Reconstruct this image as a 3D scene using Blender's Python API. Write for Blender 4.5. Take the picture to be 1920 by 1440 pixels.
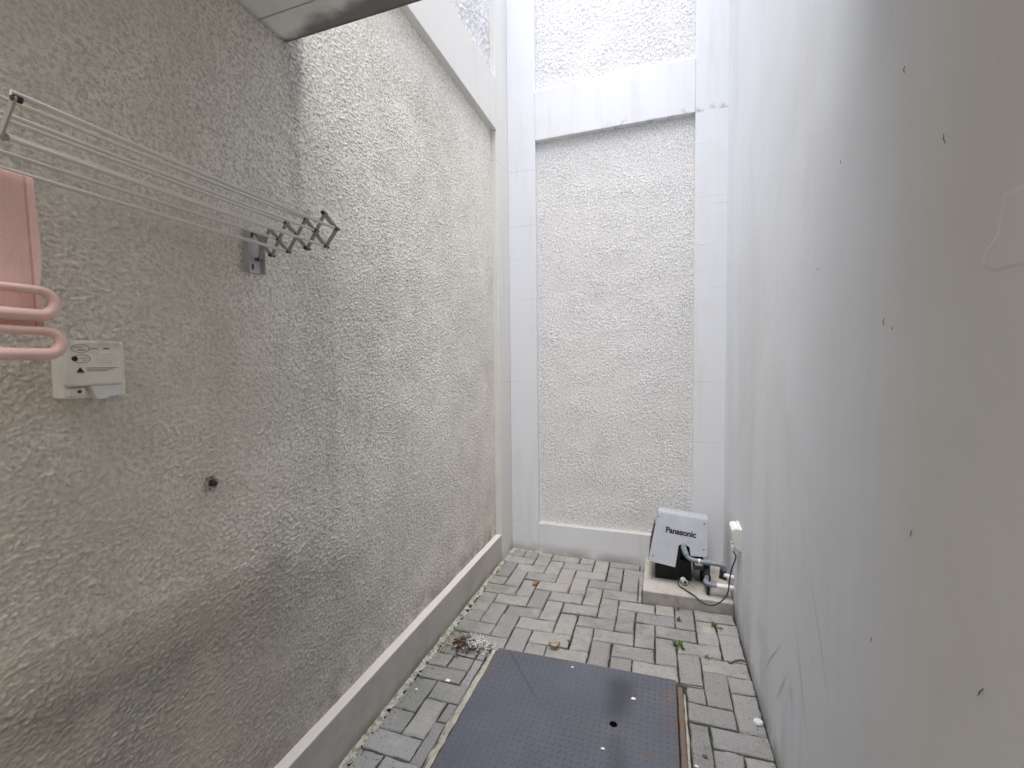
import bpy, bmesh, math, random
import numpy as np
from mathutils import Vector, Matrix

random.seed(7)
rng = np.random.default_rng(7)
scene = bpy.context.scene
for o in list(bpy.data.objects):
    bpy.data.objects.remove(o)

# ------------------------------------------------------------------ camera, sky, sun, exposure
def camera_matrix(yaw, pitch, roll, loc):
    cy, sy = math.cos(yaw), math.sin(yaw)
    cp, sp = math.cos(pitch), math.sin(pitch)
    cr, sr = math.cos(roll), math.sin(roll)
    A = (np.array([[cy, -sy, 0], [sy, cy, 0], [0, 0, 1]])
         @ np.array([[1, 0, 0], [0, cp, -sp], [0, sp, cp]])
         @ np.array([[cr, 0, sr], [0, 1, 0], [-sr, 0, cr]]))
    right, fwd, up = A[:, 0], A[:, 1], A[:, 2]
    m = Matrix.Identity(4)
    for i in range(3):
        m[i][0], m[i][1], m[i][2], m[i][3] = right[i], up[i], -fwd[i], loc[i]
    return m

cam_data = bpy.data.cameras.new('camera')
cam = bpy.data.objects.new('camera', cam_data)
scene.collection.objects.link(cam)
cam.matrix_world = camera_matrix(0.3275, -0.0492, 0.0121, (0, 0, 1.5))
cam_data.sensor_width = 36
cam_data.lens = 823.5 / 1920 * 36
cam_data.clip_start = 0.02
cam_data.clip_end = 500
scene.camera = cam

SUN_ELEV, SUN_AZ = math.radians(79), math.radians(180)     # azimuth clockwise from +Y
world = bpy.data.worlds.new('World')
scene.world = world
world.use_nodes = True
wn = world.node_tree
wn.nodes.clear()
sky = wn.nodes.new('ShaderNodeTexSky')
sky.sky_type = 'NISHITA'
sky.sun_disc = False
sky.sun_elevation = SUN_ELEV
sky.sun_rotation = SUN_AZ
sky.air_density = 1.0
sky.dust_density = 4.0
hs = wn.nodes.new('ShaderNodeHueSaturation')
hs.inputs['Saturation'].default_value = 0.8
bg = wn.nodes.new('ShaderNodeBackground')
bg.inputs['Strength'].default_value = 0.1
wo = wn.nodes.new('ShaderNodeOutputWorld')
wn.links.new(sky.outputs[0], hs.inputs['Color'])
wn.links.new(hs.outputs[0], bg.inputs['Color'])
wn.links.new(bg.outputs[0], wo.inputs['Surface'])

sun_data = bpy.data.lights.new('sun', 'SUN')
sun_data.energy = 1.45
sun_data.angle = math.radians(62)
sun_data.color = (0.97, 0.985, 1.0)
sun = bpy.data.objects.new('sun', sun_data)
scene.collection.objects.link(sun)
sd = Vector((math.sin(SUN_AZ) * math.cos(SUN_ELEV), math.cos(SUN_AZ) * math.cos(SUN_ELEV), math.sin(SUN_ELEV)))
sun.rotation_euler = sd.to_track_quat('Z', 'Y').to_euler()
sun.location = sd * 20

scene.view_settings.view_transform = 'Standard'
scene.view_settings.look = 'None'
scene.view_settings.gamma = 1
scene.view_settings.use_curve_mapping = False
scene.view_settings.exposure = 2.08
scene.cycles.max_bounces = 12
scene.cycles.diffuse_bounces = 8

# ------------------------------------------------------------------ object helpers
COL = scene.collection

def tag(o, label=None, cat=None, group=None, kind=None):
    if label: o['label'] = label
    if cat: o['category'] = cat
    if group: o['group'] = group
    if kind: o['kind'] = kind
    return o

def thing(name, loc, label=None, cat=None, group=None, kind=None):
    o = bpy.data.objects.new(name, None)
    o.empty_display_size = 0.05
    o.location = loc
    COL.objects.link(o)
    return tag(o, label, cat, group, kind)

def attach(o, parent):
    """parent keeping the world position (all meshes are written in world metres)"""
    o.parent = parent
    loc = parent.location if parent.parent is None else Vector((0, 0, 0))   # parts themselves stand at the world origin
    o.matrix_parent_inverse = Matrix.Translation(-loc)
    return o

def link_mesh(name, me, mat, parent=None, smooth=False):
    if mat is not None:
        me.materials.append(mat)
    if smooth:
        me.polygons.foreach_set('use_smooth', [True] * len(me.polygons))
    o = bpy.data.objects.new(name, me)
    COL.objects.link(o)
    if parent is not None:
        attach(o, parent)
    return o

def obj(name, bm, mat, parent=None, smooth=False):
    me = bpy.data.meshes.new(name)
    bmesh.ops.recalc_face_normals(bm, faces=bm.faces)
    bm.to_mesh(me)
    bm.free()
    return link_mesh(name, me, mat, parent, smooth)

def raw(name, verts, faces, mat, parent=None, smooth=False):
    me = bpy.data.meshes.new(name)
    me.from_pydata([tuple(v) for v in verts], [], faces)
    me.update()
    return link_mesh(name, me, mat, parent, smooth)

def add_box(bm, x0, x1, y0, y1, z0, z1, bevel=0.0, segs=2, M=None):
    r = bmesh.ops.create_cube(bm, size=1)
    vs = r['verts']
    for v in vs:
        v.co = Vector((x0 + (v.co.x + .5) * (x1 - x0), y0 + (v.co.y + .5) * (y1 - y0), z0 + (v.co.z + .5) * (z1 - z0)))
        if M is not None:
            v.co = M @ v.co
    if bevel > 0:
        es = {e for v in vs for e in v.link_edges}
        bmesh.ops.bevel(bm, geom=list(es), offset=bevel, segments=segs, affect='EDGES', profile=0.5)

def box_obj(name, dims, mat, parent=None, bevel=0.0, M=None, segs=2):
    bm = bmesh.new()
    add_box(bm, *dims, bevel=bevel, M=M, segs=segs)
    return obj(name, bm, mat, parent)

def add_tube(bm, pts, r, seg=10, caps=True, closed=False):
    pts = [Vector(p) for p in pts]
    n = len(pts)
    rad = r if isinstance(r, (list, tuple)) else [r] * n
    rings = []
    up = None
    for i, p in enumerate(pts):
        if closed:
            t = (pts[(i + 1) % n] - pts[i - 1]).normalized()
        else:
            t = (pts[min(i + 1, n - 1)] - pts[max(i - 1, 0)]).normalized()
        if up is None:
            a = Vector((0, 0, 1)) if abs(t.z) < 0.9 else Vector((1, 0, 0))
            up = (a - t * a.dot(t)).normalized()
        else:
            up = (up - t * up.dot(t)).normalized()
        s = t.cross(up)
        rings.append([bm.verts.new(p + (up * math.cos(2 * math.pi * k / seg) + s * math.sin(2 * math.pi * k / seg)) * rad[i]) for k in range(seg)])
    m = n if closed else n - 1
    for i in range(m):
        A, B = rings[i], rings[(i + 1) % n]
        for k in range(seg):
            bm.faces.new((A[k], A[(k + 1) % seg], B[(k + 1) % seg], B[k]))
    if caps and not closed:
        bm.faces.new(rings[0][::-1])
        bm.faces.new(rings[-1])

def spline(pts, n=8):
    P = [Vector(p) for p in pts]
    P = [P[0] * 2 - P[1]] + P + [P[-1] * 2 - P[-2]]
    out = []
    for i in range(1, len(P) - 2):
        for k in range(n):
            t = k / n
            a, b, c, d = P[i - 1], P[i], P[i + 1], P[i + 2]
            out.append(0.5 * ((2 * b) + (c - a) * t + (2 * a - 5 * b + 4 * c - d) * t * t + (3 * b - a - 3 * c + d) * t ** 3))
    out.append(P[-2])
    return out

def prism(bm, poly, axis, a, b):
    """extrude a 2D polygon along x, y or z from a to b"""
    def P(u, v, w):
        return {'x': (w, u, v), 'y': (u, w, v), 'z': (u, v, w)}[axis]
    A = [bm.verts.new(P(u, v, a)) for u, v in poly]
    B = [bm.verts.new(P(u, v, b)) for u, v in poly]
    bm.faces.new(A)
    bm.faces.new(B[::-1])
    n = len(poly)
    for i in range(n):
        bm.faces.new((A[i], A[(i + 1) % n], B[(i + 1) % n], B[i]))

# ------------------------------------------------------------------ node helpers
class E:
    """a node socket (or number) one can calculate with"""
    nt = None
    def __init__(s, v): s.v = v
    @staticmethod
    def m(op, *a):
        n = E.nt.nodes.new('ShaderNodeMath'); n.operation = op
        for i, x in enumerate(a):
            x = x.v if isinstance(x, E) else x
            if isinstance(x, (int, float)): n.inputs[i].default_value = x
            else: E.nt.links.new(x, n.inputs[i])
        return E(n.outputs[0])
    def __add__(s, o): return E.m('ADD', s, o)
    __radd__ = __add__
    def __sub__(s, o): return E.m('SUBTRACT', s, o)
    def __rsub__(s, o): return E.m('SUBTRACT', o, s)
    def __mul__(s, o): return E.m('MULTIPLY', s, o)
    __rmul__ = __mul__
    def __truediv__(s, o): return E.m('DIVIDE', s, o)
    def abs(s): return E.m('ABSOLUTE', s)
    def max(s, o): return E.m('MAXIMUM', s, o)
    def min(s, o): return E.m('MINIMUM', s, o)
    def pow(s, o): return E.m('POWER', s, o)
    def step(s, a, b):
        """smooth 0..1 while s runs a..b (a may be above b)"""
        n = E.nt.nodes.new('ShaderNodeMapRange'); n.interpolation_type = 'SMOOTHSTEP'
        E.nt.links.new(s.v, n.inputs[0])
        if a <= b:
            n.inputs[1].default_value, n.inputs[2].default_value = a, b
            n.inputs[3].default_value, n.inputs[4].default_value = 0, 1
        else:
            n.inputs[1].default_value, n.inputs[2].default_value = b, a
            n.inputs[3].default_value, n.inputs[4].default_value = 1, 0
        return E(n.outputs[0])
    def blob(s, c, w):
        return (s - c).abs().step(w, 0.0)

class Mat:
    def __init__(s, name, rough=0.85, spec=0.3, metallic=0.0):
        s.mat = bpy.data.materials.new(name)
        s.mat.use_nodes = True
        s.nt = s.mat.node_tree
        E.nt = s.nt
        s.bsdf = s.nt.nodes['Principled BSDF']
        s.bsdf.inputs['Roughness'].default_value = rough
        s.bsdf.inputs['Specular IOR Level'].default_value = spec
        s.bsdf.inputs['Metallic'].default_value = metallic
        s.tc = s.nt.nodes.new('ShaderNodeTexCoord')
        sep = s.nt.nodes.new('ShaderNodeSeparateXYZ')
        s.nt.links.new(s.tc.outputs['Object'], sep.inputs[0])
        s.x, s.y, s.z = (E(sep.outputs[i]) for i in range(3))
        s.col = None
    def noise(s, scale, detail=4, rough=0.6, stretch=(1, 1, 1), offset=(0, 0, 0), dist=0.0):
        mp = s.nt.nodes.new('ShaderNodeMapping')
        mp.inputs['Scale'].default_value = stretch
        mp.inputs['Location'].default_value = offset
        s.nt.links.new(s.tc.outputs['Object'], mp.inputs[0])
        n = s.nt.nodes.new('ShaderNodeTexNoise')
        n.inputs['Scale'].default_value = scale
        n.inputs['Detail'].default_value = detail
        n.inputs['Roughness'].default_value = rough
        n.inputs['Distortion'].default_value = dist
        s.nt.links.new(mp.outputs[0], n.inputs['Vector'])
        return E(n.outputs[0])
    def random(s):
        n = s.nt.nodes.new('ShaderNodeObjectInfo')
        return E(n.outputs['Random'])
    def rgb(s, c):
        n = s.nt.nodes.new('ShaderNodeRGB'); n.outputs[0].default_value = (*c, 1)
        return n.outputs[0]
    def base(s, c): s.col = s.rgb(c)
    def mix(s, c, fac):
        n = s.nt.nodes.new('ShaderNodeMix'); n.data_type = 'RGBA'
        if isinstance(fac, E): s.nt.links.new(fac.v, n.inputs[0])
        else: n.inputs[0].default_value = fac
        s.nt.links.new(s.col, n.inputs[6])
        n.inputs[7].default_value = (*c, 1)
        s.col = n.outputs[2]
    def gain(s, fac):
        """multiply the colour by a scalar expression"""
        n = s.nt.nodes.new('ShaderNodeVectorMath'); n.operation = 'SCALE'
        s.nt.links.new(s.col, n.inputs[0]); s.nt.links.new(fac.v, n.inputs['Scale'])
        s.col = n.outputs[0]
    def rough(s, e): s.nt.links.new(e.v, s.bsdf.inputs['Roughness'])
    def bump(s, h, strength=0.3, dist=0.002):
        n = s.nt.nodes.new('ShaderNodeBump')
        n.inputs['Strength'].default_value = strength
        n.inputs['Distance'].default_value = dist
        s.nt.links.new(h.v, n.inputs['Height'])
        if s.bsdf.inputs['Normal'].is_linked:
            s.nt.links.new(s.bsdf.inputs['Normal'].links[0].from_socket, n.inputs['Normal'])
        s.nt.links.new(n.outputs[0], s.bsdf.inputs['Normal'])
    def done(s):
        s.nt.links.new(s.col, s.bsdf.inputs['Base Color'])
        return s.mat

def simple(name, c, rough=0.6, spec=0.4, metallic=0.0, var=0.12, scale=40):
    m = Mat(name, rough, spec, metallic)
    m.base(c)
    m.gain(m.noise(scale, 4) * (2 * var) + (1 - var))
    return m.done()

# ------------------------------------------------------------------ measures (metres)
XL, XP, XR = -1.1316, -1.175, 0.4141      # left frame face, left plaster face, right wall face
YB, YBP = 3.292, 3.335                    # back frame face, back plaster face
KH, KH2 = 0.205, 0.231                    # skirting heights
ZB, ZT = 3.173, 3.533                     # cross beam
TOP = 5.3
YN = -3.2                                 # unseen rear end of the yard, placed for the light
CAN_Y, CAN_Z = 1.184, 2.557
CAN_B = .2                             # unseen back edge, made up to let light in behind               # canopy edge and soffit

# ------------------------------------------------------------------ materials of the setting
def plaster_material(name, base, dirty, left):
    m = Mat(name, 0.92, 0.15)
    m.base(base)
    big = m.noise(1.3, 5, 0.6)
    mid = m.noise(7, 5, 0.65, offset=(3, 1, 2))
    fine = m.noise(160, 3, 0.6)
    streak = m.noise(5, 4, 0.6, stretch=(1, 1, .16))
    m.mix(dirty, (big.step(.42, .72) * .35 + mid.step(.5, .75) * .25 + streak.step(.5, .75) * .25))
    speck = m.noise(110, 4, 0.75, offset=(9, 4, 1))
    m.gain(speck.step(.34, .6) * .55 + .58)
    m.mix((.2, .185, .16), m.noise(190, 3, .7, offset=(2, 6, 3)).step(.56, .7) * (m.noise(3, 4, .6, offset=(6, 6, 1)).step(.3, .7) * .45 + .12))
    blot = m.noise(2.6, 6, 0.7, offset=(1, 2, 5))
    m.mix(dirty, blot.step(.45, .7) * m.z.step(3.2, 1.2) * .4)
    if left:
        # lap between two plaster coats: damp, mossy band sloping a little along the wall
        line = m.z - (0.985 - 0.1 * m.y) + (mid - .5) * .03
        band = line.step(0.012, -0.014) * line.step(-.38, -.06) * m.y.step(1.3, .75)
        m.mix((.17, .17, .13), band * (mid * .6 + .08))
        m.mix((.14, .13, .11), line.step(.0, -.15) * m.y.step(2.1, .6) * (.42 + big * .3))
        damp = m.y.blob(1.12, .3) * m.z.blob(.86, .2) * mid.step(.35, .65)
        m.mix((.17, .16, .14), damp * speck.step(.35, .55) * .35)
        m.mix((.6, .54, .44), m.y.step(1.3, .7) * blot.step(.3, .6) * .5)      # warm shade tone of the near end painted into the plaster
        # run-off under the end of the canopy
        run = m.y.blob(1.215, .075) * m.z.step(1.9, 2.45) * streak.step(.3, .6)
        m.mix((.15, .145, .13), run * .9)
        run2 = (m.y - 1.30 + (big - .5) * .4).abs().step(.2, .0) * m.z.step(.9, 1.3) * m.z.step(2.5, 1.9)
        m.mix((.22, .2, .18), run2 * .8 * streak.step(.3, .8) * .3)
        foot = m.z.step(.36, .2) * m.noise(9, 4).step(.35, .7)
        m.mix((.17, .16, .13), foot * .7)
        # pale smooth band left by the trowel below the beam
    m.bump(fine, .7, .0016)
    return m.done()

M_PLASTER_L = plaster_material('rough_plaster_beige', (.765, .73, .665), (.49, .46, .405), True)
M_PLASTER_B = plaster_material('rough_plaster_white', (.765, .755, .75), (.65, .64, .63), False)

def frame_material(name, base):
    m = Mat(name, 0.7, 0.3)
    m.base(base)
    n = m.noise(3, 5, .6); st = m.noise(9, 4, .6, stretch=(1, 1, .1))
    m.mix((.62, .61, .59), n.step(.5, .8) * .3 + st.step(.5, .75) * .5)
    m.mix((.36, .35, .34), (m.x + 1.06 + (m.noise(7, 4) - .5) * .012).abs().step(.0022, .0005) * m.z.blob(2.98, .16) * .6)
    # damp stain along the foot
    m.mix((.3, .285, .26), m.z.step(.09, 0.0) * (m.noise(6, 4).step(.3, .6) * .6 + .1))
    # hairline level joints in the render
    jn = m.noise(4, 3)
    for zc, s in ((2.964, 1), (2.55, 1), (2.29, 1), (1.99, 1), (1.35, 1), (.93, .8), (2.6, .5)):
        d = (m.z - zc + (jn - .5) * .03).abs()
        m.mix((.33, .32, .31), d.step(.0022, .0006) * m.noise(5, 3, offset=(zc, 0, 0)).step(.42, .56) * .6 * s)
    m.mix((.2, .195, .185), m.z.step(ZB + .05, ZB) * m.z.step(ZB - .01, ZB) * m.noise(16, 5, .7).step(.5, .68) * m.x.step(-.75, -.3) * .7)
    m.mix((.4, .39, .37), m.z.blob(.231, .0015) * .8)      # ledge top painted darker to offset the strong overhead light
    m.bump(m.noise(45, 4), .25, .0015)
    return m.done()
M_FRAME = frame_material('frame_paint', (.71, .725, .75))
M_FRAME_L = frame_material('left_frame_paint', (.69, .68, .65))

def skirting_material():
    m = Mat('skirting_paint', 0.75, 0.3)
    m.base((.48, .455, .43))
    n = m.noise(3.5, 5, .65); st = m.noise(14, 4, .6, stretch=(1, 1, .12))
    m.mix((.3, .28, .255), n.step(.42, .72) * .55)
    m.mix((.56, .53, .5), st.step(.6, .75) * .4)
    m.mix((.17, .165, .13), m.z.step(.06, 0.0) * n.step(.3, .55) * .8)
    m.mix((.19, .18, .16), m.y.blob(1.93, .0022) * .85)
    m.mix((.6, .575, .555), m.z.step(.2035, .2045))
    m.bump(m.noise(60, 4), .25, .0012)
    return m.done()
M_SKIRT = skirting_material()

def right_wall_material():
    m = Mat('right_wall_paint', 0.62, 0.35)
    m.base((.71, .74, .785))
    big = m.noise(1.1, 4, .55)
    st = m.noise(6, 4, .55, stretch=(1, 1, .05))
    m.mix((.66, .675, .69), big.step(.4, .7) * .5)
    m.mix((.63, .655, .70), st.step(.5, .75) * .28)
    m.mix((.62, .575, .50), m.y.step(1.2, .75) * (big * .5 + .45))  # warm, darker tone of the shaded near end put into the paint colour
    cl = m.noise(1.7, 6, .6, stretch=(1, 1, .35), offset=(2, 9, 4), dist=.4)
    m.mix((.54, .54, .53), cl.step(.48, .66) * .3)
    m.mix((.74, .75, .76), m.noise(1.4, 5, .6, stretch=(1, 1, .3), offset=(8, 1, 2)).step(.55, .7) * .35)
    # splash dirt at the foot
    n = m.noise(7, 5, .65)
    m.mix((.2, .2, .195), m.z.step(.12, .0) * n.step(.3, .6) * .7)
    m.mix((.27, .265, .255), m.z.step(.4, .02) * st.step(.4, .7) * .45)
    # slanting scuffs
    for y0, z0, sl, w, z1, z2, a in ((1.88, .35, -.9, .012, .16, .52, .55), (1.74, .33, -.75, .02, .2, .45, .4), (1.52, .5, .5, .02, .3, .7, .22), (1.38, .75, .62, .013, .55, .98, .25), (1.84, .9, .03, .005, .45, 1.05, .35)):
        d = (m.y - y0 - (m.z - z0) * sl + (n - .5) * .04).abs()
        m.mix((.15, .15, .15), d.step(w, 0) * m.z.blob((z1 + z2) / 2, (z2 - z1) / 2) * a)
    m.mix((.24, .235, .23), m.y.blob(1.66, .09) * m.z.blob(.36, .1) * n.step(.4, .7) * .6)
    # dark streak below the pipe entry and the socket
    m.mix((.22, .2, .18), m.y.blob(2.58, .02) * m.z.step(.1, .45) * m.z.step(.47, .4) * .5)
    sp = m.noise(75, 2, .5, offset=(2, 5, 1))
    m.mix((.3, .3, .3), sp.step(.74, .78) * .4)
    wide = m.noise(2.2, 5, .6, stretch=(1, 1, .09), offset=(0, 7, 3))
    m.mix((.54, .55, .56), wide.step(.5, .7) * .28)
    m.mix((.5, .5, .5), m.noise(4, 5, .65, offset=(4, 1, 1)).step(.55, .75) * m.z.step(1.6, .3) * .35)
    m.bump(m.noise(2.5, 3, .5), .35, .02)
    m.bump(m.noise(25, 5, .6), .16, .002)
    m.bump(m.noise(150, 3, .6), .12, .0008)
    return m.done()
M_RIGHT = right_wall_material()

def soffit_material():
    m = Mat('soffit_paint', 0.8, 0.25)
    m.base((.78, .79, .77))
    n = m.noise(6, 5, .65)
    n2 = m.noise(22, 5, .6)
    m.mix((.6, .6, .58), n.step(.45, .7) * .35)
    edge = m.y - CAN_Y + (m.x + 1.18) * .13 + (n - .5) * .10 + (n2 - .5) * .03
    m.mix((.17, .16, .15), edge.step(-.045, .01) * .9)
    m.mix((.15, .14, .13), (m.y - CAN_Y + (n2 - .5) * .02).step(-.016, -.004) * .8)
    m.mix((.2, .19, .17), m.x.step(-1.15, -1.18) * .5)
    m.bump(n2, .2, .002)
    return m.done()
M_SOFFIT = soffit_material()

def paver_material():
    m = Mat('concrete_paver', 0.9, 0.2)
    m.base((.275, .275, .275))
    rnd = m.random()
    gc = m.nt.nodes.new('ShaderNodeNewGeometry')
    n = m.noise(9, 5, .6); f = m.noise(70, 5, .7); g = m.noise(260, 2, .5)
    m.gain(rnd * .4 + .83)
    m.mix((.30, .285, .255), rnd.step(.55, .95) * .5)
    m.mix((.22, .215, .21), n.step(.45, .7) * .5)
    m.mix((.38, .38, .37), f.step(.52, .75) * .5)
    m.mix((.1, .097, .09), m.noise(26, 4, .75, offset=(4, 2, 7)).step(.58, .72) * .6)
    m.mix((.14, .137, .13), m.noise(2.6, 5, .7, offset=(7, 2, 0)).step(.5, .66) * .45)
    moss = m.noise(3.2, 4, .6, offset=(1, 8, 3))
    m.mix((.16, .19, .12), (m.x.step(-.8, -1.05) * .45 + m.y.step(1.6, 1.2) * .2) * moss.step(.42, .65) * .8)
    m.gain(g.step(.3, .7) * .35 + .83)
    pit = m.noise(120, 4, .75, offset=(3, 3, 9))
    m.mix((.11, .105, .1), pit.step(.6, .72) * .6)
    m.mix((.42, .42, .41), m.noise(5.5, 5, .7, offset=(0, 4, 4)).step(.56, .7) * .4)
    m.bump(pit, .4, .003)
    m.bump(f, .5, .003)
    m.bump(g, .5, .001)
    return m.done()
M_PAVER = paver_material()

def bed_material():
    m = Mat('joint_sand', 1.0, 0.1)
    m.base((.05, .048, .042))
    n = m.noise(12, 5, .7)
    m.mix((.03, .045, .022), n.step(.4, .6) * .8)
    m.mix((.17, .165, .15), m.noise(45, 4).step(.6, .75) * .7)
    m.bump(m.noise(140, 3), .6, .002)
    return m.done()
M_BED = bed_material()

def mortar_material():
    m = Mat('mortar', 0.95, 0.15)
    m.base((.42, .415, .37))
    n = m.noise(25, 5, .7)
    m.mix((.16, .165, .11), n.step(.42, .6) * .85)
    m.mix((.55, .54, .5), m.noise(60, 4).step(.55, .7) * .5)
    m.bump(m.noise(120, 3), .6, .002)
    return m.done()
M_MORTAR = mortar_material()

def plinth_material():
    m = Mat('plinth_concrete', 0.9, 0.2)
    m.base((.42, .405, .38))
    n = m.noise(9, 5, .65)
    m.mix((.27, .25, .22), n.step(.4, .65) * .6)
    m.mix((.2, .17, .13), (m.y.blob(2.98, .2) * m.x.blob(.22, .22)) * n.step(.35, .6) * .6)
    m.mix((.5, .48, .45), m.noise(50, 4).step(.55, .75) * .5)
    m.bump(m.noise(70, 4), .4, .0018)
    return m.done()
M_PLINTH = plinth_material()

# ------------------------------------------------------------------ ground
bm = bmesh.new()
R_ = 60
vs = [bm.verts.new(p) for p in ((-R_, -R_, -.03), (R_, -R_, -.03), (R_, R_, -.03), (-R_, R_, -.03))]
bm.faces.new(vs)
tag(obj('ground', bm, M_BED), kind='structure')

# ------------------------------------------------------------------ rough plaster sheets: real relief
def band_noise(n0, n1, spacing, lo, hi, seed):
    """gaussian noise whose wavelengths lie between lo and hi metres"""
    g = np.random.default_rng(seed).standard_normal((n0, n1))
    f0 = np.fft.fftfreq(n0, spacing)[:, None]
    f1 = np.fft.rfftfreq(n1, spacing)[None, :]
    fr = np.sqrt(f0 ** 2 + f1 ** 2)
    c, w = np.log(1 / math.sqrt(lo * hi)), abs(np.log(hi / lo)) / 2
    filt = np.exp(-((np.log(np.maximum(fr, 1e-6)) - c) / w) ** 2)
    h = np.fft.irfft2(np.fft.rfft2(g) * filt, s=(n0, n1))
    return h / h.std()

def grains(n0, n1, spacing, sigma, pitch, seed):
    """thrown plaster: random lumps of radius sigma, about one per pitch squared"""
    g = np.random.default_rng(seed)
    imp = (g.random((n0, n1)) < (spacing / pitch) ** 2) * (.35 + g.random((n0, n1)) ** 2 * 1.3)
    f0 = np.fft.fftfreq(n0, spacing)[:, None]
    f1 = np.fft.rfftfreq(n1, spacing)[None, :]
    G = np.exp(-2 * (math.pi * sigma) ** 2 * (f0 ** 2 + f1 ** 2))
    h = np.fft.irfft2(np.fft.rfft2(imp) * G, s=(n0, n1))
    return (h - h.mean()) / h.std()

def rough_sheet(name, u0, u1, z0, z1, spacing, place, mat, parent, seed, amp=.0034, calm=None, grain=(.0027, .0085), grade=None):
    nu, nz = int((u1 - u0) / spacing) + 1, int((z1 - z0) / spacing) + 1
    u = np.linspace(u0, u1, nu); z = np.linspace(z0, z1, nz)
    h = grains(nu, nz, spacing, grain[0], grain[1], seed)
    h2 = grains(nu, nz, spacing, grain[0] * 1.9, grain[1] * 2.8, seed + 1)
    big = band_noise(nu, nz, spacing, .2, .6, seed + 2)
    warp = np.clip(1 + .14 * big, .6, 1.4)
    hh = np.clip(h, -1.1, 2.6) * .72 + h2 * .06
    if grade is not None:
        # keep every row of the fine field only near u0, fewer farther along
        keep, at = [], 0.0
        while at < nu - 1:
            keep.append(int(at)); at += max(1.0, 1 + grade * (u[int(at)] - u0))
        keep.append(nu - 1)
        keep = np.unique(np.array(keep))
        u, hh, big, warp = u[keep], hh[keep], big[keep], warp[keep]
        nu = len(u)
    U, Z = np.meshgrid(u, z, indexing='ij')
    a = amp * warp
    if calm is not None:
        a = a * calm(U, Z)
    d = hh * a + big * .0007
    e = np.minimum(np.minimum(U - u0, u1 - U), np.minimum(Z - z0, z1 - Z))
    d = d * np.clip(e / .012, .1, 1)
    P = place(U, Z, d).reshape(-1, 3).astype(np.float32)
    idx = np.arange(nu * nz, dtype=np.int32).reshape(nu, nz)
    q = np.stack([idx[:-1, :-1], idx[1:, :-1], idx[1:, 1:], idx[:-1, 1:]], -1).reshape(-1, 4)
    me = bpy.data.meshes.new(name)
    me.vertices.add(len(P)); me.vertices.foreach_set('co', P.ravel())
    me.loops.add(q.size); me.loops.foreach_set('vertex_index', q.ravel())
    me.polygons.add(len(q))
    me.polygons.foreach_set('loop_start', np.arange(0, q.size, 4, dtype=np.int32))
    me.polygons.foreach_set('use_smooth', np.ones(len(q), dtype=bool))
    me.update(calc_edges=True)
    return link_mesh(name, me, mat, parent)

# ---- left wall
lw = thing('boundary_wall', (-1.25, 1.2, 0), 'left wall of rough beige plaster, dirty and damp near the floor, behind the drying rack', 'wall')
def left_place(U, Z, d): return np.stack([XP + d, U, Z], -1)
def left_calm(U, Z):
    # trowelled smoother just below the beam and by the pilaster, coarser in the damp patch
    c = np.ones_like(U)
    c *= .35 + .65 * np.clip((ZB - .05 - Z) / .22, 0, 1)
    c *= .45 + .55 * np.clip((3.0 - U) / .35, 0, 1)
    g = np.exp(-(((U - 1.1) / .28) ** 2 + ((Z - .87) / .16) ** 2))
    g2 = np.exp(-(((U - 1.22) / .1) ** 2 + ((Z - 2.3) / .3) ** 2))
    return c * (1 + .9 * g + .6 * g2)
rough_sheet('rough_plaster', .32, 3.05, KH - .005, ZB + .003, .0025, left_place, M_PLASTER_L, lw, 11, calm=left_calm, amp=.00102, grain=(.0018, .0066), grade=.5)
rough_sheet('upper_plaster', 1.3, 3.05, ZT - .005, TOP, .009, left_place, M_PLASTER_B, lw, 15)
rough_sheet('near_plaster', YN, .318, KH - .005, TOP, .02, left_place, M_PLASTER_L, lw, 18)
box_obj('masonry', (-1.34, -1.192, YN, 3.45, -.2, TOP), M_PLASTER_B, lw)
box_obj('beam', (-1.19, XL, CAN_Y - .9, 3.0445, ZB, ZT), M_FRAME_L, lw, .004)
box_obj('pilaster', (-1.19, XL, 3.045, YBP + .02, -.05, TOP), M_FRAME_L, lw, .004)
box_obj('skirting', (-1.19, XL, YN, 3.0445, -.05, KH), M_SKIRT, lw, .004)

# ---- back wall
bw = thing('boundary_wall', (-.36, 3.4, 0), 'back wall with a tall white rough plaster panel framed by smooth pale bands', 'wall')
def back_place(U, Z, d): return np.stack([U, YBP - d, Z], -1)
def back_calm(U, Z):
    return .4 + .6 * np.clip((ZB - .02 - Z) / .16, 0, 1)
rough_sheet('rough_plaster', -.915, .216, KH2 - .005, ZB + .003, .0037, back_place, M_PLASTER_B, bw, 21, amp=.00105, calm=back_calm, grain=(.0023, .0075))
rough_sheet('upper_plaster', -.915, .216, ZT - .005, TOP, .006, back_place, M_PLASTER_B, bw, 25, amp=.0016)
box_obj('masonry', (-1.19, XR + .1, 3.352, 3.45, -.2, TOP), M_PLASTER_B, bw)
XP1, XP2 = -.912, .2125
box_obj('frame_column', (XL + .0005, XP1, YB, 3.35, -.05, TOP), M_FRAME, bw, .004)
box_obj('frame_column', (XP2, XR + .02, YB, 3.35, -.05, TOP), M_FRAME, bw, .004)
box_obj('beam', (XP1 + .0004, XP2 - .0004, YB, 3.35, ZB, ZT), M_FRAME, bw, .004)
box_obj('skirting', (XP1 + .0004, XP2 - .0004, YB, 3.35, -.05, KH2), M_FRAME, bw, .004)
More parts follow.
